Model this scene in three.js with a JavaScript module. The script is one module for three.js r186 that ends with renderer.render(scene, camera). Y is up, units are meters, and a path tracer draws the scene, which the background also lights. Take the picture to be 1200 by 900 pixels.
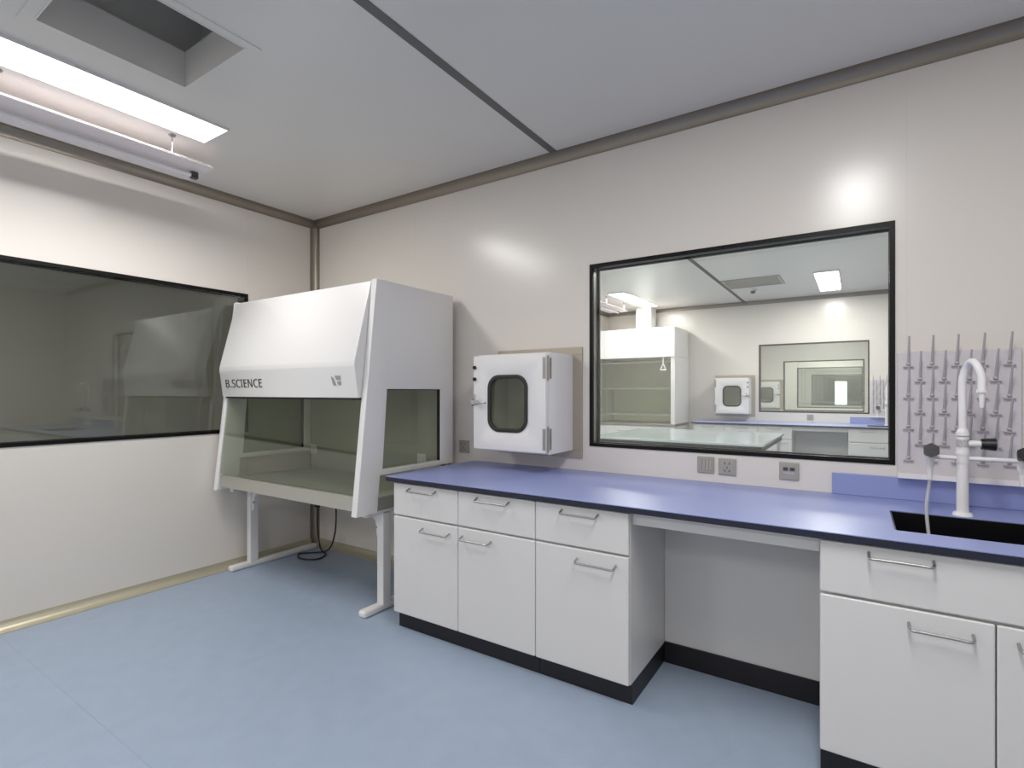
import * as THREE from 'three';
import { RoundedBoxGeometry } from 'three/addons/geometries/RoundedBoxGeometry.js';
import { mergeGeometries, toCreasedNormals } from 'three/addons/utils/BufferGeometryUtils.js';
import { RectAreaLightUniformsLib } from 'three/addons/lights/RectAreaLightUniformsLib.js';
import { FontLoader } from 'three/addons/loaders/FontLoader.js';
import { TextGeometry } from 'three/addons/geometries/TextGeometry.js';

// ---------------------------------------------------------------- camera, sky, exposure
const scene = new THREE.Scene();
const F_PX = 614.5, YAW = 33.43 * Math.PI / 180;
const camera = new THREE.PerspectiveCamera(2 * Math.atan(450 / F_PX) * 180 / Math.PI, 1200 / 900, 0.05, 100);
camera.position.set(3.946, 1.322, 2.871);
camera.rotation.y = YAW;
camera.setViewOffset(1200, 900, 0, -9.1, 1200, 900);       // the lens is shifted a little: the horizon lies just under the middle
scene.add(camera);
scene.background = new THREE.Color(0.90, 0.98, 0.94).multiplyScalar(4);   // overcast daylight, seen only through the last window of the row
const renderer = new THREE.WebGLRenderer({ antialias: true });
renderer.toneMapping = THREE.LinearToneMapping;
renderer.toneMappingExposure = 1.0;
renderer.shadowMap.enabled = true;
RectAreaLightUniformsLib.init();
const LAMP = 32;            // brightness of the ceiling panels' light
const LAMP_COLOR = new THREE.Color(1.0, 0.985, 0.965);
const LAMP_GLOW = 3.2;      // what the eye sees of the diffusers

// ---------------------------------------------------------------- helpers
let seed = 7;
const rnd = () => { seed = (seed * 1664525 + 1013904223) >>> 0; return seed / 4294967296; };
const taken = new Map();
function numbered(name) {
  const n = taken.get(name) ?? 0; taken.set(name, n + 1);
  return n ? `${name}_${String(n).padStart(3, '0')}` : name;
}
const wp = new THREE.Vector3();
function strip(g) {                                            // same attributes everywhere, so that pieces can be merged
  g = g.index ? g.toNonIndexed() : g;
  for (const k of Object.keys(g.attributes)) if (!['position', 'normal', 'uv'].includes(k)) g.deleteAttribute(k);
  return g;
}
function metreUV(g) {                                          // box-projected uv in metres
  const p = g.attributes.position, n = g.attributes.normal, uv = new Float32Array(p.count * 2);
  for (let i = 0; i < p.count; i++) {
    const ax = Math.abs(n.getX(i)), ay = Math.abs(n.getY(i)), az = Math.abs(n.getZ(i));
    if (ay >= ax && ay >= az) { uv[2 * i] = p.getX(i); uv[2 * i + 1] = p.getZ(i); }
    else if (ax >= az) { uv[2 * i] = p.getZ(i); uv[2 * i + 1] = p.getY(i); }
    else { uv[2 * i] = p.getX(i); uv[2 * i + 1] = p.getY(i); }
  }
  g.setAttribute('uv', new THREE.BufferAttribute(uv, 2));
  return g;
}
function obj(name, geoms, mat, parent = scene) {               // geometries in room coordinates -> ONE named mesh under parent
  const list = (Array.isArray(geoms) ? geoms : [geoms]).map(strip);
  let g = list.length > 1 ? mergeGeometries(list) : list[0];
  metreUV(g);
  parent.updateWorldMatrix(true, false);
  parent.getWorldPosition(wp);
  g.translate(-wp.x, -wp.y, -wp.z);
  const m = new THREE.Mesh(g, mat);
  m.name = parent === scene ? numbered(name) : name;
  m.castShadow = m.receiveShadow = true;
  parent.add(m);
  return m;
}
function thing(name, label, category, [x, y, z] = [0, 0, 0], group) {
  const o = new THREE.Group(); o.name = numbered(name); o.position.set(x, y, z); scene.add(o);
  o.userData = { label, category }; if (group) o.userData.group = group;
  return o;
}
function tag(o, label, category, group) { Object.assign(o.userData, { label, category }); if (group) o.userData.group = group; return o; }
function structGroup(name) { const o = new THREE.Group(); o.name = numbered(name); o.userData.kind = 'structure'; scene.add(o); return o; }
function struct(name, geoms, mat) { const o = obj(name, geoms, mat); o.userData.kind = 'structure'; return o; }
function copy(root, baseName, [dx, dy, dz], label, group) {
  const r = root.clone(); r.name = numbered(baseName); r.position.x += dx; r.position.y += dy; r.position.z += dz;
  r.userData = { ...root.userData, label }; if (group) r.userData.group = group; else delete r.userData.group;
  scene.add(r); return r;
}
const bx = (x0, x1, y0, y1, z0, z1, r = 0) => {
  const w = x1 - x0, h = y1 - y0, d = z1 - z0;
  const g = r ? new RoundedBoxGeometry(w, h, d, 2, Math.min(r, w * 0.49, h * 0.49, d * 0.49)) : new THREE.BoxGeometry(w, h, d);
  return g.translate((x0 + x1) / 2, (y0 + y1) / 2, (z0 + z1) / 2);
};
const cyl = (r0, r1, len, x, y, z, axis = 'y', seg = 24) => {  // centred, r1 at the + end
  const g = new THREE.CylinderGeometry(r1, r0, len, seg);
  if (axis === 'x') g.rotateZ(-Math.PI / 2); if (axis === 'z') g.rotateX(Math.PI / 2);
  return g.translate(x, y, z);
};
const tube = (pts, r, seg = 40, rs = 12) => new THREE.TubeGeometry(new THREE.CatmullRomCurve3(pts.map((p) => new THREE.Vector3(...p))), seg, r, rs, false);
const poly = (pts) => new THREE.Shape(pts.map(([a, b]) => new THREE.Vector2(a, b)));
const prismX = (shape, x0, x1, bevel = 0) => {                 // outline in (z, y), swept along x
  const b = bevel, g = new THREE.ExtrudeGeometry(shape, { depth: x1 - x0 - 2 * b, bevelEnabled: b > 0, bevelSize: b, bevelOffset: -b, bevelThickness: b, bevelSegments: 2, curveSegments: 12 });
  return g.rotateY(-Math.PI / 2).translate(x1 - b, 0, 0);
};
const prismZ = (shape, z0, z1, bevel = 0, cs = 12) => {        // outline in (x, y), swept along z
  const b = bevel, g = new THREE.ExtrudeGeometry(shape, { depth: z1 - z0 - 2 * b, bevelEnabled: b > 0, bevelSize: b, bevelOffset: -b, bevelThickness: b, bevelSegments: 2, curveSegments: cs });
  return g.translate(0, 0, z0 + b);
};
function rr(x0, x1, y0, y1, r, C = THREE.Shape) {              // rounded rectangle
  const s = new C();
  s.moveTo(x0 + r, y0); s.lineTo(x1 - r, y0); s.absarc(x1 - r, y0 + r, r, -Math.PI / 2, 0); s.lineTo(x1, y1 - r); s.absarc(x1 - r, y1 - r, r, 0, Math.PI / 2);
  s.lineTo(x0 + r, y1); s.absarc(x0 + r, y1 - r, r, Math.PI / 2, Math.PI); s.lineTo(x0, y0 + r); s.absarc(x0 + r, y0 + r, r, Math.PI, 1.5 * Math.PI);
  return s;
}
const ring = (x0, x1, y0, y1, t, z0, z1) => [                  // four bars of a frame in the plane of z
  bx(x0, x1, y1 - t, y1, z0, z1), bx(x0, x1, y0, y0 + t, z0, z1), bx(x0, x0 + t, y0 + t, y1 - t, z0, z1), bx(x1 - t, x1, y0 + t, y1 - t, z0, z1)];

// ---------------------------------------------------------------- materials
function fleckTexture(size, base, spread, rep, fine = 0.5) {   // speckle: fine grain plus a coarse mottling
  const d = new Uint8Array(size * size * 4), n = 16, grid = Array.from({ length: n * n }, rnd);
  for (let y = 0; y < size; y++) for (let x = 0; x < size; x++) {
    const u = x / size * n, v = y / size * n, i = Math.floor(u), j = Math.floor(v), a = u - i, b = v - j;
    const G = (p, q) => grid[(p % n) + (q % n) * n];
    const c = (G(i, j) * (1 - a) + G(i + 1, j) * a) * (1 - b) + (G(i, j + 1) * (1 - a) + G(i + 1, j + 1) * a) * b;
    const t = ((rnd() - 0.5) * fine * 2 + (c - 0.5)) * spread, k = (y * size + x) * 4;
    for (let q = 0; q < 3; q++) d[k + q] = Math.max(0, Math.min(255, base[q] + t));
    d[k + 3] = 255;
  }
  const t = new THREE.DataTexture(d, size, size); t.colorSpace = THREE.SRGBColorSpace; t.magFilter = THREE.LinearFilter; t.minFilter = THREE.LinearMipmapLinearFilter; t.generateMipmaps = true;
  t.wrapS = t.wrapT = THREE.RepeatWrapping; t.repeat.set(rep, rep); t.needsUpdate = true;
  return t;
}
const std = (color, roughness, metalness = 0, extra = {}) => new THREE.MeshPhysicalMaterial({ color, roughness, metalness, ...extra });
const M = {
  wall: std('#e4ded7', 0.23),
  ceiling: std('#e2dfda', 0.32),
  trim: std('#958d82', 0.38, 0.7),
  baseTrim: std('#c6bfa8', 0.35, 0.45),
  seam: std('#6f6d6c', 0.5, 0.3),
  floor: std('#ffffff', 0.42, 0, { map: fleckTexture(256, [160, 175, 195], 5, 1.2) }),
  weld: std('#9ca8bc', 0.5),
  black: std('#080707', 0.45, 0, { specularIntensity: 0.5 }),
  gasket: std('#2c2826', 0.55),
  glass: std('#fefffe', 0.0, 0, { transmission: 1, thickness: 0, ior: 1.5 }),
  greyGlass: std('#f3f5f2', 0.0, 0, { transmission: 1, thickness: 0, ior: 1.5 }),
  sashGlass: std('#eef1eb', 0.0, 0, { transmission: 1, thickness: 0, ior: 1.5 }),
  white: std('#e9e7e6', 0.28),
  cabinet: std('#dcdad9', 0.32),
  steel: std('#a9a7a3', 0.33, 0.9),
  brushed: std('#b9b7ad', 0.4, 0.45),
  chrome: std('#d0d0d0', 0.15, 1),
  toe: std('#17141a', 0.45),
  top: std('#939dcf', 0.34),
  topEdge: std('#1f2233', 0.35),
  sink: std('#0c0c10', 0.3),
  plastic: std('#eeecec', 0.3),
  tubing: std('#e6e6ea', 0.25, 0, { transmission: 0.6, thickness: 0 }),
  knob: std('#101012', 0.4),
  board: std('#d6d1d4', 0.35),
  peg: std('#bab5b7', 0.4),
  flange: std('#b3aa9c', 0.4, 0.5),
  socket: std('#aeaaa2', 0.4, 0.3),
  socketDark: std('#4b4947', 0.5),
  ink: std('#3a3836', 0.6),
  inkLight: std('#9d9a97', 0.6),
  glow: new THREE.MeshStandardMaterial({ color: '#ffffff', emissive: LAMP_COLOR, emissiveIntensity: LAMP_GLOW, roughness: 0.6 }),
  lampTube: std('#f1eef0', 0.15, 0, { clearcoat: 0.6 }),
  reflector: std('#efe6e8', 0.3),
  cable: std('#1b1a1a', 0.5),
  tabletop: std('#c3cfd0', 0.15),
  steelLiner: std('#bab8b2', 0.35, 0.3),
  liner: std('#dbd9cf', 0.4, 0.1),
  hoodLiner: std('#d3d2c0', 0.4),
};

// ---------------------------------------------------------------- room shell
const H = 2.79, RX = 5.9, RZ = 6.4, T = 0.1, Z2 = -6.4, Z3 = -10.2, Z4 = -21.0;
const WIN = [2.608, 4.083, 0.998, 2.080], LWIN = [0.608, 2.55, 1.013, 2.077];   // x0 x1 y0 y1, z0 z1 y0 y1

function floorSlab(z0, z1) { return struct('floor', bx(-T, RX + T, -0.1, 0, z0, z1), M.floor); }
const floorA = floorSlab(-T / 2, RZ + T);
{ const s = obj('weld_seam', bx(0.06, 3.6, -0.001, 0.0006, 2.029, 2.0325), M.weld, floorA); }
floorSlab(Z4 - T, -T / 2);

// ceiling: big panels with a dark joint strip at x 2.39, an open air outlet in the first one
const VENT = [1.245, 1.765, 1.632, 2.185];
function ceilingOf(z0, z1, hole) {
  const c = structGroup('ceiling'), y0 = H, y1 = H + 0.06;
  const [a, b, p, q] = hole ?? [0, 0, 0, 0];
  if (hole) obj('ceiling_panel', [bx(-T, a, y0, y1, z0, z1), bx(b, 2.368, y0, y1, z0, z1), bx(a, b, y0, y1, z0, p), bx(a, b, y0, y1, q, z1)], M.ceiling, c);
  else obj('ceiling_panel', bx(-T, 2.368, y0, y1, z0, z1), M.ceiling, c);
  obj('joint_strip', bx(2.368, 2.414, y0 - 0.003, y1, z0, z1), M.seam, c);
  obj('ceiling_panel', bx(2.414, 4.94, y0, y1, z0, z1), M.ceiling, c);
  obj('joint_strip', bx(4.94, 4.986, y0 - 0.003, y1, z0, z1), M.seam, c);
  obj('ceiling_panel', bx(4.986, RX + T, y0, y1, z0, z1), M.ceiling, c);
  return c;
}
ceilingOf(-T / 2, RZ + T, VENT);
ceilingOf(Z4 - T, -T / 2);

// a partition across the row of rooms: panels with fine joints, an opening for the window
const J = 0.0003;
function partition(name, zFront, win, mat = M.wall) {
  const w = structGroup(name), z1 = zFront, z0 = zFront - T, [a, b, p, q] = win;
  const panel = (x0, x1, y0 = 0, y1 = H) => obj('wall_panel', bx(x0 + J, x1 - J, y0, y1, z0, z1), mat, w);
  obj('wall_core', [bx(0, a, 0, H, z0 + 0.002, z1 - 0.002), bx(b, RX, 0, H, z0 + 0.002, z1 - 0.002), bx(a, b, 0, p, z0 + 0.002, z1 - 0.002), bx(a, b, q, H, z0 + 0.002, z1 - 0.002)], mat, w);
  const e = b + 0.04;
  panel(0, 1.19); panel(e, e + 1.18); panel(e + 1.18, RX);
  obj('wall_panel', [bx(1.19 + J, a, 0, H, z0, z1), bx(b, e - J, 0, H, z0, z1), bx(a, b, 0, p, z0, z1), bx(a, b, q, H, z0, z1)], mat, w);
  return w;
}
function windowIn(name, zFront, win, t = 0.021) {
  const w = structGroup(name), [a, b, p, q] = win;
  obj('frame', [...ring(a, b, p, q, t, zFront - 0.012, zFront + 0.005), ...ring(a, b, p, q, t, zFront - T - 0.005, zFront - T + 0.012), ], M.black, w);
  obj('reveal', ring(a, b, p, q, 0.010, zFront - T + 0.012, zFront - 0.012), M.steel, w);
  obj('pane', bx(a + 0.012, b - 0.012, p + 0.012, q - 0.012, zFront - 0.008, zFront - 0.004), M.glass, w);
  obj('pane', bx(a + 0.012, b - 0.012, p + 0.012, q - 0.012, zFront - T + 0.004, zFront - T + 0.008), M.glass, w);
  return w;
}
const wallBack = partition('wall_back', 0, WIN);
windowIn('window_1', 0, WIN);
partition('wall_far', Z2, WIN); windowIn('window_3', Z2, WIN, 0.016);
const WIN4 = [3.17, 3.61, 0.80, 1.75], ROW = [[Z3, [2.556, 4.054, 0.90, 2.0]], [-13.0, [2.584, 4.042, 0.90, 1.96]], [-17.8, [2.611, 4.071, 0.86, 1.90]], [Z4, WIN4]];
ROW.forEach(([z, w], i) => { partition('wall_far', z, w); windowIn(`window_${4 + i}`, z, w, 0.022); });

// left wall with the dark window, right and front walls behind the camera
{
  const w = structGroup('wall_left'), [a, b, p, q] = LWIN;
  const panel = (z0, z1, y0 = 0, y1 = H) => obj('wall_panel', bx(-T, 0, y0, y1, z0 + J, z1 - J), M.wall, w);
  obj('wall_core', [bx(-T + 0.002, -0.002, 0, H, 0, a), bx(-T + 0.002, -0.002, 0, H, b, RZ), bx(-T + 0.002, -0.002, 0, p, a, b), bx(-T + 0.002, -0.002, q, H, a, b)], M.wall, w);
  panel(0, a); panel(a, b, 0, p); panel(a, b, q, H); panel(b, 3.9); panel(3.9, RZ);
  const g = structGroup('window_2');
  const rx = (x0, x1, t) => [bx(x0, x1, q - t, q, a, b), bx(x0, x1, p, p + t, a, b), bx(x0, x1, p + t, q - t, a, a + t), bx(x0, x1, p + t, q - t, b - t, b)];
  obj('frame', [...rx(-0.012, 0.005, 0.022), ...rx(-T - 0.005, -T + 0.012, 0.022), ...rx(-T + 0.012, -0.012, 0.012)], M.black, g);
  obj('pane', bx(-0.008, -0.004, p + 0.012, q - 0.012, a + 0.012, b - 0.012), M.greyGlass, g);
  obj('pane', bx(-T + 0.004, -T + 0.008, p + 0.012, q - 0.012, a + 0.012, b - 0.012), M.greyGlass, g);
}
struct('wall_right', bx(RX, RX + T, 0, H, -T / 2, RZ), M.wall);
struct('wall_front', bx(-T, RX + T, 0, H, RZ, RZ + T), M.wall);
struct('wall_left', bx(-T, 0, 0, H, Z4 - T, -T / 2), M.wall);
struct('wall_right', bx(RX, RX + T, 0, H, Z4 - T, -T / 2), M.wall);
// the room behind the dark window, brightened by an added unseen light
struct('floor', bx(-2.3, -T, -0.1, 0, -0.3, RZ + T), M.floor);
struct('ceiling', bx(-2.3, -T, H, H + 0.06, -0.3, RZ + T), M.ceiling);
struct('wall_left', bx(-2.4, -2.3, 0, H, -0.3, RZ + T), M.wall);
struct('wall_back', bx(-2.3, -T, 0, H, -0.4, -0.3), M.wall);
struct('wall_front', bx(-2.3, -T, 0, H, RZ + T, RZ + 2 * T), M.wall);

// metal cove trims: ceiling lines, corner, floor line
function coveShape(s, r = 0.75) {          // concave quarter profile, corner at 0,0, legs along +a and +b
  const h = new THREE.Shape(); h.moveTo(0, 0); h.lineTo(s, 0); h.lineTo(s, 0.004); h.absarc(s, s, s - 0.004, -Math.PI / 2, -Math.PI, true); h.lineTo(0, s); h.lineTo(0, 0);
  return h;
}
function flipped(s) { return new THREE.Shape(s.getPoints(10).map((p) => new THREE.Vector2(p.x, -p.y))); }
const CS = 0.058;
function coveAlongX(x0, x1, y, z, up) { const g = prismX(up ? coveShape(CS) : flipped(coveShape(CS)), x0, x1); return g.translate(0, y, z); }
function coveAlongZ(z0, z1, y, x, up) { const s = up ? coveShape(CS) : flipped(coveShape(CS)); const g = prismZ(s, z0, z1); return g.translate(x, y, 0); }
struct('trim_1', coveAlongX(0, RX, H, 0, false), M.trim);
struct('trim_2', coveAlongZ(0, RZ, H, 0, false), M.trim);
{ const g = new THREE.ExtrudeGeometry(coveShape(0.055), { depth: H - 0.06, bevelEnabled: false, curveSegments: 10 }).rotateX(Math.PI / 2).translate(0, H - 0.05, 0); struct('trim_3', g, M.trim); }
struct('baseboard_left', coveAlongZ(0.05, RZ, 0, 0, true), M.baseTrim);
struct('baseboard_back', coveAlongX(0.05, 1.78, 0, 0, true), M.baseTrim);
struct('trim_4', coveAlongX(0, RX, H, Z2, false), M.trim);
struct('trim_5', coveAlongZ(Z2, -T, H, 0, false), M.trim);
struct('trim_6', coveAlongX(0, RX, H, Z3, false), M.trim);

// ---------------------------------------------------------------- ceiling fittings
function ceilingLight(x, z, label, len = 1.2, wid = 0.255, power = 1) {
  const t = thing('ceiling_light', label, 'ceiling light', [x, H, z], 'ceiling panel lights');
  obj('housing', ring2(x - wid / 2 - 0.006, x + wid / 2 + 0.006, z - len / 2 - 0.006, z + len / 2 + 0.006, 0.006, H - 0.014, H), M.white, t);
  obj('diffuser', bx(x - wid / 2, x + wid / 2, H - 0.012, H, z - len / 2, z + len / 2), M.glow, t);
  const L = new THREE.RectAreaLight(LAMP_COLOR, LAMP * power, wid, len);
  L.position.set(0, -0.017, 0); L.rotation.x = -Math.PI / 2; t.add(L);
  return t;
}
function ring2(x0, x1, z0, z1, t, y0, y1) { return [bx(x0, x1, y0, y1, z0, z0 + t), bx(x0, x1, y0, y1, z1 - t, z1), bx(x0, x0 + t, y0, y1, z0 + t, z1 - t), bx(x1 - t, x1, y0, y1, z0 + t, z1 - t)]; }
ceilingLight(0.885, 1.905, 'long bright ceiling light between the open air outlet and the hanging lamp', 1.2, 0.255, 0.85);
ceilingLight(3.93, 1.905, 'long ceiling light over the bench, mirrored in the wall above the window');
ceilingLight(0.98, 5.15, 'long ceiling light at the rear of the room beside the left wall');
ceilingLight(3.62, 5.15, 'long ceiling light at the rear of the room behind the bench light');
ceilingLight(0.95, -5.05, 'ceiling light above the fume hood in the room behind the window', 1.2, 0.255, 1.08);
ceilingLight(3.62, -5.15, 'ceiling light above the far bench in the room behind the window', 1.2, 0.255, 1.08);
ceilingLight(0.98, -1.9, 'ceiling light close behind the big window, on the fume hood side', 1.2, 0.255, 1.08);
ceilingLight(3.62, -1.9, 'ceiling light close behind the big window, on the drying rack side', 1.2, 0.255, 1.08);
ceilingLight(3.3, -8.3, 'ceiling light in the second room behind the window', 1.2, 0.255, 1.7);
ceilingLight(3.3, -11.6, 'ceiling light in the third room behind the window', 1.2, 0.255, 1.7);
ceilingLight(3.3, -15.4, 'ceiling light in the fourth room behind the window', 1.2, 0.255, 1.7);
ceilingLight(-1.2, 4.4, 'added fill light on the ceiling of the room behind the left window, out of view', 1.2, 0.255, 1.0);  // added out of view, only to lift the tone behind the left window

{ // open air outlet: white frame, recess of sheet metal
  const t = thing('air_outlet', 'open rectangular ceiling air outlet with white frame and grey recess', 'air outlet', [1.505, H, 1.908]);
  const [a, b, p, q] = VENT, d = 0.165;
  obj('frame', [...ring2(a - 0.045, b + 0.045, p - 0.045, q + 0.045, 0.045, H - 0.004, H), ...ring2(a - 0.003, b + 0.003, p - 0.003, q + 0.003, 0.006, H - 0.006, H)], M.ceiling, t);
  obj('recess', [...ring2(a, b, p, q, 0.002, H, H + d)], M.ceiling, t);
  // above the throat the plenum box is wider and higher, closed on all sides
  const A = a - 0.14, B = b + 0.14, P = p - 0.14, Q = q + 0.14, y0 = H + d, y1 = y0 + 0.30;
  obj('plenum', [bx(A, B, y1, y1 + 0.004, P, Q), ...ring2(A, B, P, Q, 0.004, y0, y1), ...ring2(A, B, P, Q, 0.14, y0 - 0.003, y0)], M.ceiling, t);
}
function hangingLamp(label, dx, dz) {
  const x0 = 0.33 + dx, x1 = 0.67 + dx, y = 2.672, z0 = 1.19 + dz, z1 = 2.42 + dz, xc = 0.5 + dx;
  const t = thing('germicidal_lamp', label, 'lamp', [xc, y, (z0 + z1) / 2]);
  const s = rr(x0, x1, z0, z1, 0.05);
  const plate = new THREE.ExtrudeGeometry(s, { depth: 0.006, bevelEnabled: false, curveSegments: 8 }).rotateX(Math.PI / 2).translate(0, y + 0.02, 0);
  obj('reflector_plate', plate, M.reflector, t);
  const lip = rr(x0, x1, z0, z1, 0.05); lip.holes.push(rr(x0 + 0.004, x1 - 0.004, z0 + 0.004, z1 - 0.004, 0.046, THREE.Path));
  obj('lip', new THREE.ExtrudeGeometry(lip, { depth: 0.008, bevelEnabled: false, curveSegments: 8 }).rotateX(Math.PI / 2).translate(0, y + 0.021, 0), M.white, t);
  obj('lamp_tube', cyl(0.013, 0.013, z1 - z0 - 0.14, xc, y - 0.008, (z0 + z1) / 2, 'z'), M.lampTube, t);
  for (const z of [z0 + 0.05, z1 - 0.05]) obj('lamp_holder', bx(xc - 0.018, xc + 0.018, y - 0.026, y + 0.015, z - 0.02, z + 0.02, 0.005), M.socketDark, t);
  for (const z of [z0 + 0.25, z1 - 0.25]) for (const x of [x0 - 0.004, x1 + 0.004]) {
    const r = obj('rod', cyl(0.004, 0.004, H - y - 0.012, x, (H + y + 0.012) / 2, z, 'y', 10), M.chrome, t);
    obj('ceiling_rose', cyl(0.016, 0.02, 0.008, x, H - 0.004, z), M.steel, r);
  }
  return t;
}
hangingLamp('white germicidal lamp hung on short rods along the left wall', 0, 0);
hangingLamp('germicidal lamp hung above the fume hood in the room behind the window', 0.03, -6.85);
{ // grille and small sensor in the next room's ceiling
  const t = thing('ceiling_grille', 'dark air grille in the ceiling of the room behind the window', 'air grille', [2.77, H, -4.76]);
  obj('frame', ring2(2.42, 3.12, -5.06, -4.46, 0.03, H - 0.012, H), M.steel, t);
  for (let i = 0; i < 12; i++) obj('slat', bx(2.45, 3.09, H - 0.008, H - 0.002, -5.02 + i * 0.046, -4.99 + i * 0.046), M.steel, t);
  const s = thing('smoke_detector', 'small dark round detector on the ceiling beyond the grille', 'smoke detector', [2.68, H, -5.35]);
  obj('base', cyl(0.055, 0.05, 0.02, 2.68, H - 0.01, -5.35), M.white, s);
  obj('sensor_dome', new THREE.SphereGeometry(0.035, 20, 10, 0, 2 * Math.PI, Math.PI / 2, Math.PI / 2).translate(2.68, H - 0.02, -5.35), M.socketDark, s);
}

// ---------------------------------------------------------------- biosafety cabinet
{
  const X0 = 0.06, X1 = 1.60, ZB = 0.06;
  const t = thing('biosafety_cabinet', 'white biosafety cabinet with slanted glass sash on a T-foot stand', 'cabinet', [0.83, 0, 0.45]);
  const plateShape = () => {
    const s = poly([[ZB, 0.83], [0.725, 0.83], [0.745, 0.615], [0.90, 0.615], [0.75, 1.985], [ZB, 1.985]]);
    return s;
  };
  for (const [x0, x1] of [[X0, X0 + 0.045], [X1 - 0.045, X1]]) {
    const s = plateShape(); s.holes.push(poly([[0.185, 0.86], [0.705, 0.86], [0.668, 1.338], [0.185, 1.338]]));
    const p = obj('side_panel', toCreasedNormals(strip(prismX(s, x0, x1, 0.004)), 0.5), M.white, t);
    obj('side_pane', prismX(poly([[0.18, 0.855], [0.712, 0.855], [0.674, 1.343], [0.18, 1.343]]), (x0 + x1) / 2 - 0.003, (x0 + x1) / 2 + 0.003), M.sashGlass, p);
    obj('pane_gasket', [bx(x0 + 0.01, x1 - 0.01, 0.86, 1.338, 0.185, 0.19), bx(x0 + 0.01, x1 - 0.01, 1.333, 1.338, 0.19, 0.668)], M.gasket, p);
  }
  obj('upper_housing', [bx(X0 + 0.045, X1 - 0.045, 1.345, 1.95, ZB + 0.02, 0.70), bx(X0 + 0.045, X1 - 0.045, 1.95, 1.98, ZB, 0.735)], M.white, t);
  obj('back_panel', bx(X0 + 0.045, X1 - 0.045, 0.60, 1.95, ZB, ZB + 0.02), M.white, t);
  // front hood, proud of the side panels
  const hood = obj('front_cover', toCreasedNormals(strip(prismX(poly([[0.66, 1.972], [0.752, 1.972], [0.872, 1.50], [0.874, 1.47], [0.868, 1.44], [0.848, 1.287], [0.80, 1.287], [0.80, 1.38], [0.66, 1.38]]), X0 + 0.03, X1 - 0.048, 0.004)), 0.4), M.white, t);
  obj('sash_seal', bx(X0 + 0.05, X1 - 0.05, 1.276, 1.288, 0.79, 0.835), M.gasket, hood);
  const font = await new FontLoader().loadAsync('fonts/droid/droid_sans_regular.typeface.json');
  {
    const g = new TextGeometry('B.SCIENCE', { font, size: 0.056, depth: 0.0015, bevelEnabled: false, curveSegments: 4 });
    g.computeBoundingBox(); const w = g.boundingBox.max.x; g.scale(0.46 / w, 1, 1);
    const tilt = Math.atan2(0.02, 0.153);
    g.rotateX(tilt); g.translate(0.15, 1.353, 0.858); obj('lettering', g, M.ink, hood);
    const e = (pts, z) => prismZ(poly(pts), 0, 0.0015).rotateX(tilt).translate(0, 1.357, 0.8585);
    obj('emblem', [e([[1.335, 0.058], [1.36, 0.046], [1.378, 0], [1.347, 0.004]])], M.inkLight, hood);
    obj('emblem', [e([[1.368, 0.06], [1.42, 0.06], [1.42, 0.034], [1.384, 0.034]]), e([[1.387, 0.026], [1.42, 0.026], [1.42, 0.004], [1.394, 0.004]])], M.inkLight, hood);
  }
  // sliding sash
  const sy0 = 0.735, sy1 = 1.30, sz = (y) => 0.812 + (1.30 - y) * 0.109;
  const sash = obj('sash', prismX(poly([[sz(sy0), sy0], [sz(sy0) + 0.006, sy0], [sz(sy1) + 0.006, sy1], [sz(sy1), sy1]]), X0 + 0.05, X1 - 0.05), M.sashGlass, t);
  // work zone
  obj('rear_liner', bx(X0 + 0.05, X1 - 0.05, 0.69, 1.345, ZB + 0.06, ZB + 0.065), M.steelLiner, t);
  obj('zone_ceiling', bx(X0 + 0.05, X1 - 0.05, 1.338, 1.345, ZB + 0.066, 0.70), M.white, t);
  obj('work_surface', bx(X0 + 0.05, X1 - 0.05, 0.675, 0.69, ZB + 0.06, 0.80), M.brushed, t);
  const lipG = [prismX(poly([[0.80, 0.675], [0.80, 0.70], [0.862, 0.725], [0.874, 0.72], [0.880, 0.64], [0.80, 0.62]]), X0 + 0.046, X1 - 0.046, 0.003)];
  obj('front_lip', toCreasedNormals(strip(lipG[0]), 0.5), M.brushed, t);
  const grille = [];
  for (let i = 0; i < 44; i++) grille.push(bx(X0 + 0.08 + i * 0.0325, X0 + 0.10 + i * 0.0325, 0.6895, 0.6915, 0.74, 0.79));
  obj('air_slots', grille, M.gasket, t);
  obj('base_tray', [bx(X0 + 0.05, X1 - 0.05, 0.61, 0.675, ZB + 0.02, 0.80, 0.004)], M.brushed, t);
  for (const x of [0.16, 1.376]) { const s = obj('inner_socket', bx(x - 0.04, x + 0.04, 0.805, 0.885, ZB + 0.065, ZB + 0.08, 0.005), M.plastic, t); obj('cover_flap', bx(x - 0.028, x + 0.028, 0.815, 0.868, ZB + 0.08, ZB + 0.086, 0.003), M.white, s); }
  // stand
  for (const [x0, x1, s] of [[0.075, 0.125, 1], [1.50, 1.555, -1]]) {
    const leg = obj('stand_leg', bx(x0, x1, 0.03, 0.60, 0.595, 0.66, 0.006), M.white, t);
    obj('foot', bx(x0 - 0.004, x1 + 0.004, 0, 0.042, 0.07, 0.805, 0.016), M.white, leg);
    const xi = s > 0 ? x1 : x0;
    obj('gusset', prismZ(poly([[xi, 0.60], [xi + s * 0.085, 0.60], [xi + s * 0.085, 0.575], [xi + s * 0.03, 0.53], [xi + s * 0.018, 0.44], [xi, 0.42]]), 0.61, 0.645), M.white, leg);
    obj('bolt', cyl(0.008, 0.008, 0.008, xi + s * 0.022, 0.49, 0.647, 'z', 12), M.steel, leg);
    obj('top_beam', bx(x0, x1, 0.585, 0.6095, 0.10, 0.79, 0.004), M.white, leg);
  }
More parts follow.
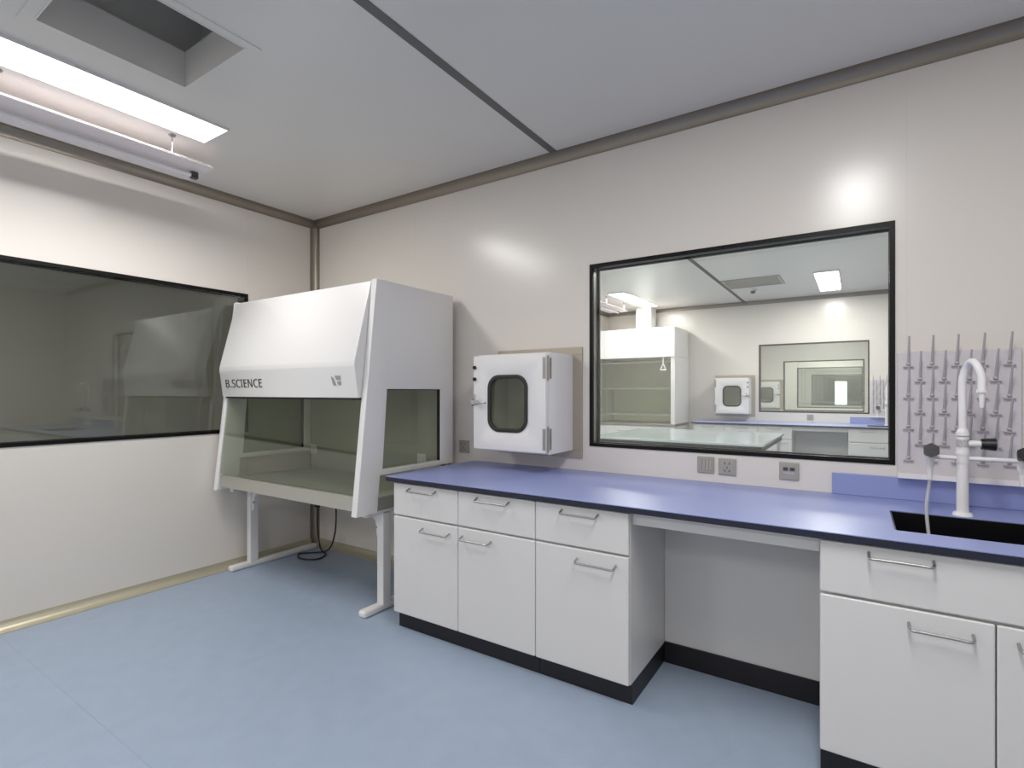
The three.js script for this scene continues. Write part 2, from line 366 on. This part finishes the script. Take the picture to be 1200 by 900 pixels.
  obj('rear_beam', bx(0.12, 1.505, 0.54, 0.60, 0.10, 0.14, 0.004), M.white, t);
}
tag(obj('power_cable', [
  tube([[0.40, 0.60, 0.13], [0.40, 0.40, 0.10], [0.37, 0.15, 0.09], [0.33, 0.03, 0.12], [0.22, 0.008, 0.20], [0.16, 0.008, 0.27], [0.28, 0.008, 0.34], [0.40, 0.008, 0.28], [0.36, 0.008, 0.17], [0.20, 0.02, 0.10], [0.13, 0.18, 0.075], [0.12, 0.36, 0.07]], 0.006, 90, 8),
  bx(0.095, 0.145, 0.34, 0.40, 0.058, 0.082, 0.006)], M.cable), 'black power cable hanging and coiled on the floor under the biosafety cabinet', 'cable');

// ---------------------------------------------------------------- bench
const BZ = 0.79, YT = 0.822;                      // cabinet fronts, top of the carcasses
function handle(x0, x1, y, z) {                    // bow handle with two posts
  const d = 0.034, yb = y - 0.012, n = 6, pts = [[x0, y, z], [x0 + 0.001, y - 0.009, z + d - 0.008], [x0 + 0.006, yb, z + d]];
  for (let k = 1; k < n; k++) pts.push([x0 + 0.006 + (x1 - x0 - 0.012) * k / n, yb, z + d]);
  pts.push([x1 - 0.006, yb, z + d], [x1 - 0.001, y - 0.009, z + d - 0.008], [x1, y, z]);
  return tube(pts, 0.0045, 60, 8);
}
const SPLIT = 0.632;
function cabinetUnit(x0, x1, cells, label, drawers = cells, z0 = 0.04) {   // cells: [from, to] of each door, drawers likewise, each with a handle span
  const t = thing('base_cabinet', label, 'cabinet', [(x0 + x1) / 2, 0, 0.42]);
  const zb = BZ - 0.02, e = 0.018;                  // carcass of boards, open at the top
  obj('body', [bx(x0, x0 + e, 0.095, YT, z0, zb), bx(x1 - e, x1, 0.095, YT, z0, zb), bx(x0 + e, x1 - e, 0.095, 0.095 + e, z0, zb), bx(x0 + e, x1 - e, 0.095 + e, YT, z0, z0 + e), bx(x0 + e, x1 - e, YT - 0.03, YT, zb - e, zb), bx(x0 + e, x1 - e, SPLIT - 0.01, SPLIT + 0.02, zb - e, zb)], M.cabinet, t);
  obj('plinth', bx(x0 + 0.001, x1 - 0.001, 0, 0.0949, z0 + 0.01, BZ - 0.045), M.toe, t);
  for (const [a, b, h0, h1] of cells) { const d = obj('door', bx(a + 0.0015, b - 0.0015, 0.097, SPLIT, BZ - 0.019, BZ, 0.006), M.cabinet, t); obj('handle', handle(h0, h1, 0.590, BZ - 0.002), M.steel, d); }
  for (const [a, b, h0, h1] of drawers) { const d = obj('drawer', bx(a + 0.0015, b - 0.0015, SPLIT + 0.008, YT - 0.005, BZ - 0.019, BZ, 0.006), M.cabinet, t); obj('handle', handle(h0, h1, 0.795, BZ - 0.002), M.steel, d); }
  return t;
}
const unitA = cabinetUnit(1.778, 2.70, [[1.778, 2.24, 2.0, 2.185], [2.24, 2.70, 2.27, 2.45]], 'white double base cabinet with two drawers beside the biosafety cabinet', [[1.778, 2.24, 1.905, 2.09], [2.24, 2.70, 2.365, 2.555]]);
const unitB = cabinetUnit(2.7005, 3.153, [[2.70, 3.153, 2.915, 3.095]], 'white single-door base cabinet with one drawer at the left of the knee space', [[2.70, 3.153, 2.84, 3.015]]);
const unitC = cabinetUnit(3.835, 4.74, [[3.835, 4.287, 4.08, 4.235], [4.287, 4.74, 4.335, 4.49]], 'white sink cabinet with one wide drawer front over two doors', [[3.835, 4.74, 3.975, 4.142]]);
const unitD = cabinetUnit(4.7405, 5.6, [[4.7405, 5.17, 4.95, 5.12], [5.17, 5.6, 5.21, 5.38]], 'white double base cabinet at the right end of the bench', [[4.7405, 5.17, 4.86, 5.04], [5.17, 5.6, 5.3, 5.48]]);
// knee space: back panel, black plinth, apron
const knee = thing('knee_panel', 'pale grey recessed knee space panel with black plinth and apron under the worktop', 'bench panel', [3.494, 0, 0.31]);
obj('panel', bx(3.1545, 3.8335, 0.10, YT, 0.29, 0.31), M.cabinet, knee);
obj('plinth', bx(3.1545, 3.8335, 0, 0.0995, 0.29, 0.318), M.toe, knee);
obj('apron', bx(3.1545, 3.8335, 0.765, YT, 0.735, 0.755, 0.002), M.cabinet, knee);

// worktop with sink cutout
const SK = [4.05, 4.56, 0.292, 0.655];
function topWithHole(y0, y1, x0, x1, z0, z1, h) {
  const s = rr(x0, x1, -z1, -z0, 0.002); if (h) s.holes.push(rr(h[0], h[1], -h[3], -h[2], 0.012, THREE.Path));
  return new THREE.ExtrudeGeometry(s, { depth: y1 - y0, bevelEnabled: false, curveSegments: 6 }).rotateX(-Math.PI / 2).translate(0, y0, 0);
}
const worktop = thing('worktop', 'long blue epoxy worktop with dark edge running under the window', 'worktop', [3.68, 0.823, 0.41]);
obj('slab', topWithHole(0.8235, 0.8465, 1.74, 5.62, 0.001, 0.81, SK), M.topEdge, worktop);
obj('surface', topWithHole(0.8465, 0.8495, 1.74, 5.62, 0.001, 0.809, SK), M.top, worktop);
const splash = tag(obj('backsplash', bx(3.844, 5.62, 0.850, 0.947, 0.001, 0.02, 0.002), M.top), 'blue backsplash upstand on the worktop behind the sink', 'backsplash');
const sinkG = thing('sink', 'black rectangular sink set into the blue worktop', 'sink', [4.305, 0.6, 0.47]);
{
  const [a, b, p, q] = SK, w = 0.006, y0 = 0.63, y1 = 0.8455;
  obj('basin', [bx(a + 0.0005, b - 0.0005, y0, y0 + w, p + 0.0005, q - 0.0005), bx(a + 0.0005, a + w, y0 + w, y1, p + 0.0005, q - 0.0005), bx(b - w, b - 0.0005, y0 + w, y1, p + 0.0005, q - 0.0005), bx(a + w, b - w, y0 + w, y1, p + 0.0005, p + w), bx(a + w, b - w, y0 + w, y1, q - w, q - 0.0005)], M.sink, sinkG);
  obj('drain', cyl(0.03, 0.03, 0.004, 4.305, y0 + w + 0.002, 0.47), M.steel, sinkG);
}
// triple laboratory tap
const tap = thing('laboratory_tap', 'white triple-outlet laboratory tap with black knobs behind the sink', 'tap', [4.279, 0.85, 0.25]);
{
  const x = 4.279, z = 0.25, y0 = 0.85;
  obj('base_flange', [cyl(0.032, 0.027, 0.012, x, y0 + 0.006, z)], M.plastic, tap);
  obj('column', [cyl(0.019, 0.018, 0.20, x, y0 + 0.105, z), cyl(0.022, 0.022, 0.012, x, 1.075 + 0.012, z), cyl(0.02, 0.02, 0.10, x, 1.10, z)], M.plastic, tap);
  obj('collar', [cyl(0.021, 0.021, 0.014, x, 1.162, z), cyl(0.018, 0.014, 0.012, x, 1.175, z)], M.plastic, tap);
  const pts = [[x, 1.17, z], [x, 1.25, z], [x, 1.37, z]];
  for (let k = 1; k <= 8; k++) { const a = Math.PI * k / 8; pts.push([x + 0.042 * k / 8, 1.375 + 0.06 * Math.sin(a), z + 0.045 * (1 - Math.cos(a))]); }
  pts.push([x + 0.042, 1.33, z + 0.092]);
  const sp = obj('gooseneck_spout', tube(pts, 0.0125, 60, 14), M.plastic, tap);
  obj('nozzle', [cyl(0.016, 0.016, 0.012, x + 0.042, 1.325, z + 0.092), cyl(0.006, 0.010, 0.055, x + 0.042, 1.292, z + 0.092)], M.plastic, sp);
  obj('cross_pipe', [cyl(0.0085, 0.0085, 0.27, x + 0.035, 1.068, z, 'x')], M.plastic, tap);
  for (const [xe, s] of [[x - 0.098, -1], [x + 0.168, 1]]) {
    const v = obj('side_valve', [cyl(0.015, 0.015, 0.05, xe, 1.06, z), cyl(0.011, 0.011, 0.04, xe, 1.072, z + 0.018, 'z')], M.plastic, tap);
    obj('knob', [new THREE.CylinderGeometry(0.028, 0.022, 0.04, 6).rotateX(Math.PI / 2 - 0.35).translate(xe, 1.092, z + 0.035)], M.knob, v);
    obj('hose_barb', [cyl(0.008, 0.011, 0.06, xe, 1.008, z), cyl(0.013, 0.013, 0.01, xe, 1.032, z)], M.plastic, v);
  }
  const v = obj('spout_valve', [cyl(0.012, 0.012, 0.05, x + 0.03, 1.125, z, 'x'), cyl(0.02, 0.02, 0.03, x, 1.125, z)], M.plastic, tap);
  obj('knob', [new THREE.CylinderGeometry(0.024, 0.02, 0.042, 8).rotateZ(-Math.PI / 2).translate(x + 0.074, 1.125, z)], M.knob, v);
}
const hose = tag(obj('hose', tube([[4.181, 0.9775, 0.25], [4.178, 0.95, 0.25], [4.172, 0.91, 0.26], [4.166, 0.87, 0.30], [4.166, 0.80, 0.36], [4.172, 0.72, 0.42]], 0.006, 40, 10), M.tubing), 'short clear hose hanging from the left tap outlet into the sink', 'hose');
// drying rack with pegs
const rack = thing('drying_rack', 'pale grey drying rack with rows of grey pegs on the wall behind the tap', 'drying rack', [4.29, 0.95, 0.014]);
{
  obj('board', [bx(4.09, 4.49, 0.95, 1.495, 0.001, 0.016, 0.004)], M.board, rack);
  obj('drip_tray', [bx(4.09, 4.49, 0.950, 0.956, 0.016, 0.06), bx(4.09, 4.49, 0.956, 0.972, 0.056, 0.06), bx(4.09, 4.094, 0.956, 0.972, 0.016, 0.056), bx(4.486, 4.49, 0.956, 0.972, 0.016, 0.056)], M.plastic, rack);
  const pegs = [];
  for (let c = 0; c < 5; c++) for (let r = 0; r < 4; r++) pegs.push([4.128 + c * 0.081, 1.437 - r * 0.135]);
  for (let c = 0; c < 4; c++) for (let r = 0; r < 3; r++) pegs.push([4.168 + c * 0.081, 1.372 - r * 0.135]);
  for (const [x, y] of pegs) {
    const g = new THREE.CylinderGeometry(0.0035, 0.0055, 0.125, 10).translate(0, 0.0625, 0).rotateX(0.42).translate(x, y + 0.006, 0.018);
    const p = obj('peg', [g, new THREE.SphereGeometry(0.0036, 8, 6).translate(0, 0.125, 0).rotateX(0.42).translate(x, y + 0.006, 0.018), new THREE.SphereGeometry(0.008, 10, 8).translate(x, y + 0.006, 0.02)], M.peg, rack);
    obj('peg_plate', bx(x - 0.018, x + 0.018, y - 0.008, y - 0.004, 0.016, 0.03), M.peg, p);
  }
}

// ---------------------------------------------------------------- pass boxes
function passBox(zw, mirrored, label, hideBack) {
  const fx = (x) => mirrored ? 4.5 - x : x;
  const B = (x0, x1, ...r) => mirrored ? bx(4.5 - x1, 4.5 - x0, ...r) : bx(x0, x1, ...r);
  const t = thing('pass_box', label, 'pass box', [2.25, 0.96, zw]);
  const X0 = 2.005, X1 = 2.50, Y0 = 0.967, Y1 = 1.545, D = 0.30, w = 0.018, z = (v) => zw + v;
  obj('wall_flange', [B(1.945, 2.562, 1.545, 1.592, z(0.0005), z(0.012), 0.002), B(1.945, 2.562, 0.922, 0.967, z(0.0005), z(0.012), 0.002), B(1.945, 2.005, 0.967, 1.545, z(0.0005), z(0.012), 0.002), B(2.50, 2.562, 0.967, 1.545, z(0.0005), z(0.012), 0.002)], M.flange, t);
  obj('body', [B(X0, X0 + w, Y0, Y1, z(0.0005), z(D), 0.003), B(X1 - w, X1, Y0, Y1, z(0.0005), z(D), 0.003), B(X0 + w, X1 - w, Y1 - w, Y1, z(0.0005), z(D), 0.003), B(X0 + w, X1 - w, Y0, Y0 + w, z(0.0005), z(D), 0.003)], M.white, t);
  obj('liner', [B(X0 + w, X1 - w, Y0 + w, Y1 - w, z(0.0005), z(0.01)), B(X0 + w, X0 + w + 0.003, Y0 + w, Y1 - w, z(0.01), z(D - 0.01)), B(X1 - w - 0.003, X1 - w, Y0 + w, Y1 - w, z(0.01), z(D - 0.01)), B(X0 + w, X1 - w, Y0 + w, Y0 + w + 0.003, z(0.01), z(D - 0.01))], M.liner, t);
  const dx0 = mirrored ? 4.5 - 2.497 : 1.992, dx1 = mirrored ? 4.5 - 1.992 : 2.497;
  const wx0 = mirrored ? 4.5 - 2.372 : 2.108, wx1 = mirrored ? 4.5 - 2.108 : 2.372, wy0 = 1.093, wy1 = 1.413;
  const s = rr(dx0, dx1, 0.978, 1.536, 0.006); s.holes.push(rr(wx0, wx1, wy0, wy1, 0.07, THREE.Path));
  const door = obj('door', toCreasedNormals(strip(prismZ(s, z(D + 0.002), z(0.336), 0.003)), 0.5), M.white, t);
  const gs = rr(wx0 - 0.008, wx1 + 0.008, wy0 - 0.008, wy1 + 0.008, 0.078); gs.holes.push(rr(wx0 + 0.014, wx1 - 0.014, wy0 + 0.014, wy1 - 0.014, 0.056, THREE.Path));
  obj('window_gasket', toCreasedNormals(strip(prismZ(gs, z(0.325), z(0.342), 0.003)), 0.5), M.gasket, door);
  obj('pane', prismZ(rr(wx0 + 0.006, wx1 - 0.006, wy0 + 0.006, wy1 - 0.006, 0.064), z(0.318), z(0.322)), M.sashGlass, door);
  for (const y of [1.455, 1.055]) {
    const h = obj('hinge', [B(2.478, 2.496, y - 0.06, y + 0.06, z(0.336), z(0.339), 0.001), B(2.5, 2.503, y - 0.06, y + 0.06, z(0.278), z(0.298), 0.001), cyl(0.006, 0.006, 0.14, fx(2.502), y, z(0.318), 'y', 12)], M.steel, door);
  }
  const l = obj('latch', [B(1.975, 2.02, 1.243, 1.272, z(0.337), z(0.345), 0.003), cyl(0.011, 0.011, 0.03, fx(2.025), 1.258, z(0.35), 'z', 16), cyl(0.006, 0.006, 0.075, fx(2.065), 1.256, z(0.366), 'x', 12), B(1.972, 1.982, 1.235, 1.28, z(0.29), z(0.345), 0.002)], M.chrome, door);
  obj('latch_lever', [cyl(0.007, 0.005, 0.06, fx(2.022), 1.275, z(0.362), 'y', 12)], M.chrome, l);
  for (const y of [1.468, 1.398]) obj('button', cyl(0.011, 0.011, 0.012, fx(2.004), y, z(0.341), 'z', 16), M.knob, door);
  return t;
}
passBox(0, false, 'white pass box with rounded window on the wall over the blue worktop');
passBox(Z2, true, 'white pass box on the far wall of the room behind the window');
passBox(Z3, true, 'white pass box seen through the second window of the row');

// ---------------------------------------------------------------- wall sockets
function socket(x, y, zw, type, label) {
  const t = thing('wall_socket', label, 'socket', [x, y - 0.043, zw]);
  const p = obj('plate', bx(x - 0.043, x + 0.043, y - 0.043, y + 0.043, zw + 0.0005, zw + 0.009, 0.004), M.socket, t);
  if (type === 'switch') for (let i = 0; i < 4; i++) obj('rocker', bx(x - 0.032 + i * 0.0165, x - 0.018 + i * 0.0165, y - 0.03, y + 0.03, zw + 0.009, zw + 0.012, 0.0015), M.socket, t);
  else {
    const hole = (a, b, w, h, r) => { const g = new THREE.BoxGeometry(w, h, 0.0012).rotateZ(r).translate(x + a, y + b, zw + 0.0105); return g; };
    obj('insert', bx(x - 0.032, x + 0.032, y - 0.032, y + 0.032, zw + 0.009, zw + 0.0103, 0.0006), M.socket, t);
    if (type === 'five') obj('pin_slots', [hole(-0.011, 0.018, 0.004, 0.012, 0), hole(0.011, 0.018, 0.004, 0.012, 0), hole(0, -0.004, 0.004, 0.012, 0), hole(-0.011, -0.02, 0.004, 0.013, 0.6), hole(0.011, -0.02, 0.004, 0.013, -0.6)], M.socketDark, t);
    else { obj('jack', [bx(x - 0.025, x - 0.004, y + 0.002, y + 0.018, zw + 0.0103, zw + 0.013, 0.001), bx(x + 0.004, x + 0.025, y + 0.002, y + 0.018, zw + 0.0103, zw + 0.013, 0.001)], M.socketDark, t); obj('shutter', [bx(x - 0.025, x + 0.025, y - 0.016, y - 0.006, zw + 0.0103, zw + 0.014, 0.001)], M.chrome, t); }
  }
  return t;
}
socket(3.276, 0.938, 0, 'switch', 'grey ribbed wall plate under the window, beside the five-pin socket');
socket(3.383, 0.935, 0, 'five', 'grey five-pin wall socket under the window');
socket(3.666, 0.937, 0, 'data', 'grey wall plate with two jacks under the window, beside the backsplash');
socket(1.655, 0.94, 0, 'five', 'grey wall socket between the biosafety cabinet and the pass box');
socket(3.33, 0.93, Z2, 'five', 'grey wall socket under the far window of the room behind');

// ---------------------------------------------------------------- the room behind the window
const DZ = [0, 0, Z2];
copy(unitA, 'base_cabinet', DZ, 'white double base cabinet below the far pass box in the room behind');
copy(unitB, 'base_cabinet', DZ, 'white single-door base cabinet beside the far knee space in the room behind');
copy(unitC, 'base_cabinet', DZ, 'white sink cabinet of the far bench in the room behind');
copy(unitD, 'base_cabinet', DZ, 'white double base cabinet at the right end of the far bench in the room behind');
copy(knee, 'knee_panel', DZ, 'grey recessed knee space panel of the far bench in the room behind');
copy(worktop, 'worktop', DZ, 'blue worktop of the far bench in the room behind');
copy(splash, 'backsplash', DZ, 'blue backsplash of the far bench in the room behind');
copy(sinkG, 'sink', DZ, 'black sink in the far bench in the room behind');
copy(tap, 'laboratory_tap', DZ, 'white laboratory tap on the far bench in the room behind');
copy(rack, 'drying_rack', DZ, 'drying rack with pegs on the far wall of the room behind');
{ // fume hood
  const X0 = 0.06, X1 = 1.50, ZF = -5.55, ZB = Z2 + 0.01;
  const t = thing('fume_hood', 'tall white fume hood with glass sash standing in the room behind the window', 'fume hood', [0.78, 0, -5.97]);
  for (const [a, b] of [[X0, X0 + 0.07], [X1 - 0.07, X1]]) obj('side_panel', bx(a, b, 0.80, 1.885, ZB, ZF - 0.02, 0.005), M.white, t);
  obj('header', bx(X0, X1, 1.885, 2.37, ZB + 0.02, ZF, 0.006), M.white, t);
  obj('back_liner', bx(X0 + 0.07, X1 - 0.07, 0.80, 1.885, ZB, ZB + 0.02), M.hoodLiner, t);
  for (const y of [1.10, 1.40]) obj('baffle', bx(X0 + 0.1, X1 - 0.1, y - 0.13, y + 0.13, ZB + 0.03, ZB + 0.04), M.hoodLiner, t);
  const sash = obj('sash', bx(X0 + 0.07, X1 - 0.07, 0.95, 1.80, ZF - 0.06, ZF - 0.054), M.sashGlass, t);
  obj('sash_rail', [bx(X0 + 0.07, X1 - 0.07, 0.93, 0.955, ZF - 0.07, ZF - 0.045), bx(X0 + 0.07, X1 - 0.07, 1.80, 1.815, ZF - 0.068, ZF - 0.048), bx(X0 + 0.16, X0 + 0.17, 0.955, 1.80, ZF - 0.064, ZF - 0.05), bx(X0 + 0.07, X1 - 0.07, 1.37, 1.38, ZF - 0.064, ZF - 0.05)], M.steel, sash);
  obj('worktop', bx(X0, X1, 0.76, 0.80, ZB, ZF - 0.005, 0.004), M.steel, t);
  obj('base', bx(X0 + 0.01, X1 - 0.01, 0.08, 0.76, ZB, ZF - 0.03), M.white, t);
  obj('plinth', bx(X0 + 0.02, X1 - 0.02, 0, 0.08, ZB, ZF - 0.08), M.toe, t);
  for (let i = 0; i < 2; i++) { const d = obj('door', bx(X0 + 0.012 + i * 0.71, X0 + 0.716 + i * 0.71, 0.09, 0.75, ZF - 0.03, ZF - 0.012, 0.004), M.white, t); obj('handle', handle(X0 + 0.48 + i * 0.25, X0 + 0.64 + i * 0.25, 0.68, ZF - 0.014), M.steel, d); }
  const h = obj('hanging_handle', [tube([[1.31, 1.885, ZF - 0.02], [1.31, 1.83, ZF - 0.02], [1.31, 1.78, ZF - 0.02]], 0.009, 12, 8), tube([[1.31, 1.78, ZF - 0.02], [1.27, 1.69, ZF - 0.02], [1.265, 1.675, ZF - 0.02]], 0.009, 12, 8), tube([[1.31, 1.78, ZF - 0.02], [1.35, 1.69, ZF - 0.02], [1.355, 1.675, ZF - 0.02]], 0.009, 12, 8), cyl(0.009, 0.009, 0.1, 1.31, 1.675, ZF - 0.02, 'x', 10)], M.plastic, t);
  obj('exhaust_duct', bx(0.70, 0.97, 2.37, H - 0.002, -6.25, -5.98, 0.004), M.white, t);
}
{ // table in the middle of the next room
  const t = thing('work_table', 'pale grey work table standing behind the big window', 'table', [2.25, 0, -3.65]);
  obj('tabletop', bx(1.32, 3.17, 0.775, 0.80, -4.50, -2.80, 0.004), M.tabletop, t);
  obj('edge_frame', [bx(1.34, 3.15, 0.72, 0.775, -4.48, -4.45), bx(1.34, 3.15, 0.72, 0.775, -2.85, -2.82), bx(1.34, 1.37, 0.72, 0.775, -4.45, -2.85), bx(3.12, 3.15, 0.72, 0.775, -4.45, -2.85)], M.socketDark, t);
  for (const x of [1.35, 3.10]) for (const z of [-4.47, -2.87]) obj('leg', bx(x, x + 0.04, 0, 0.72, z, z + 0.04, 0.004), M.white, t);
}
renderer.render(scene, camera);
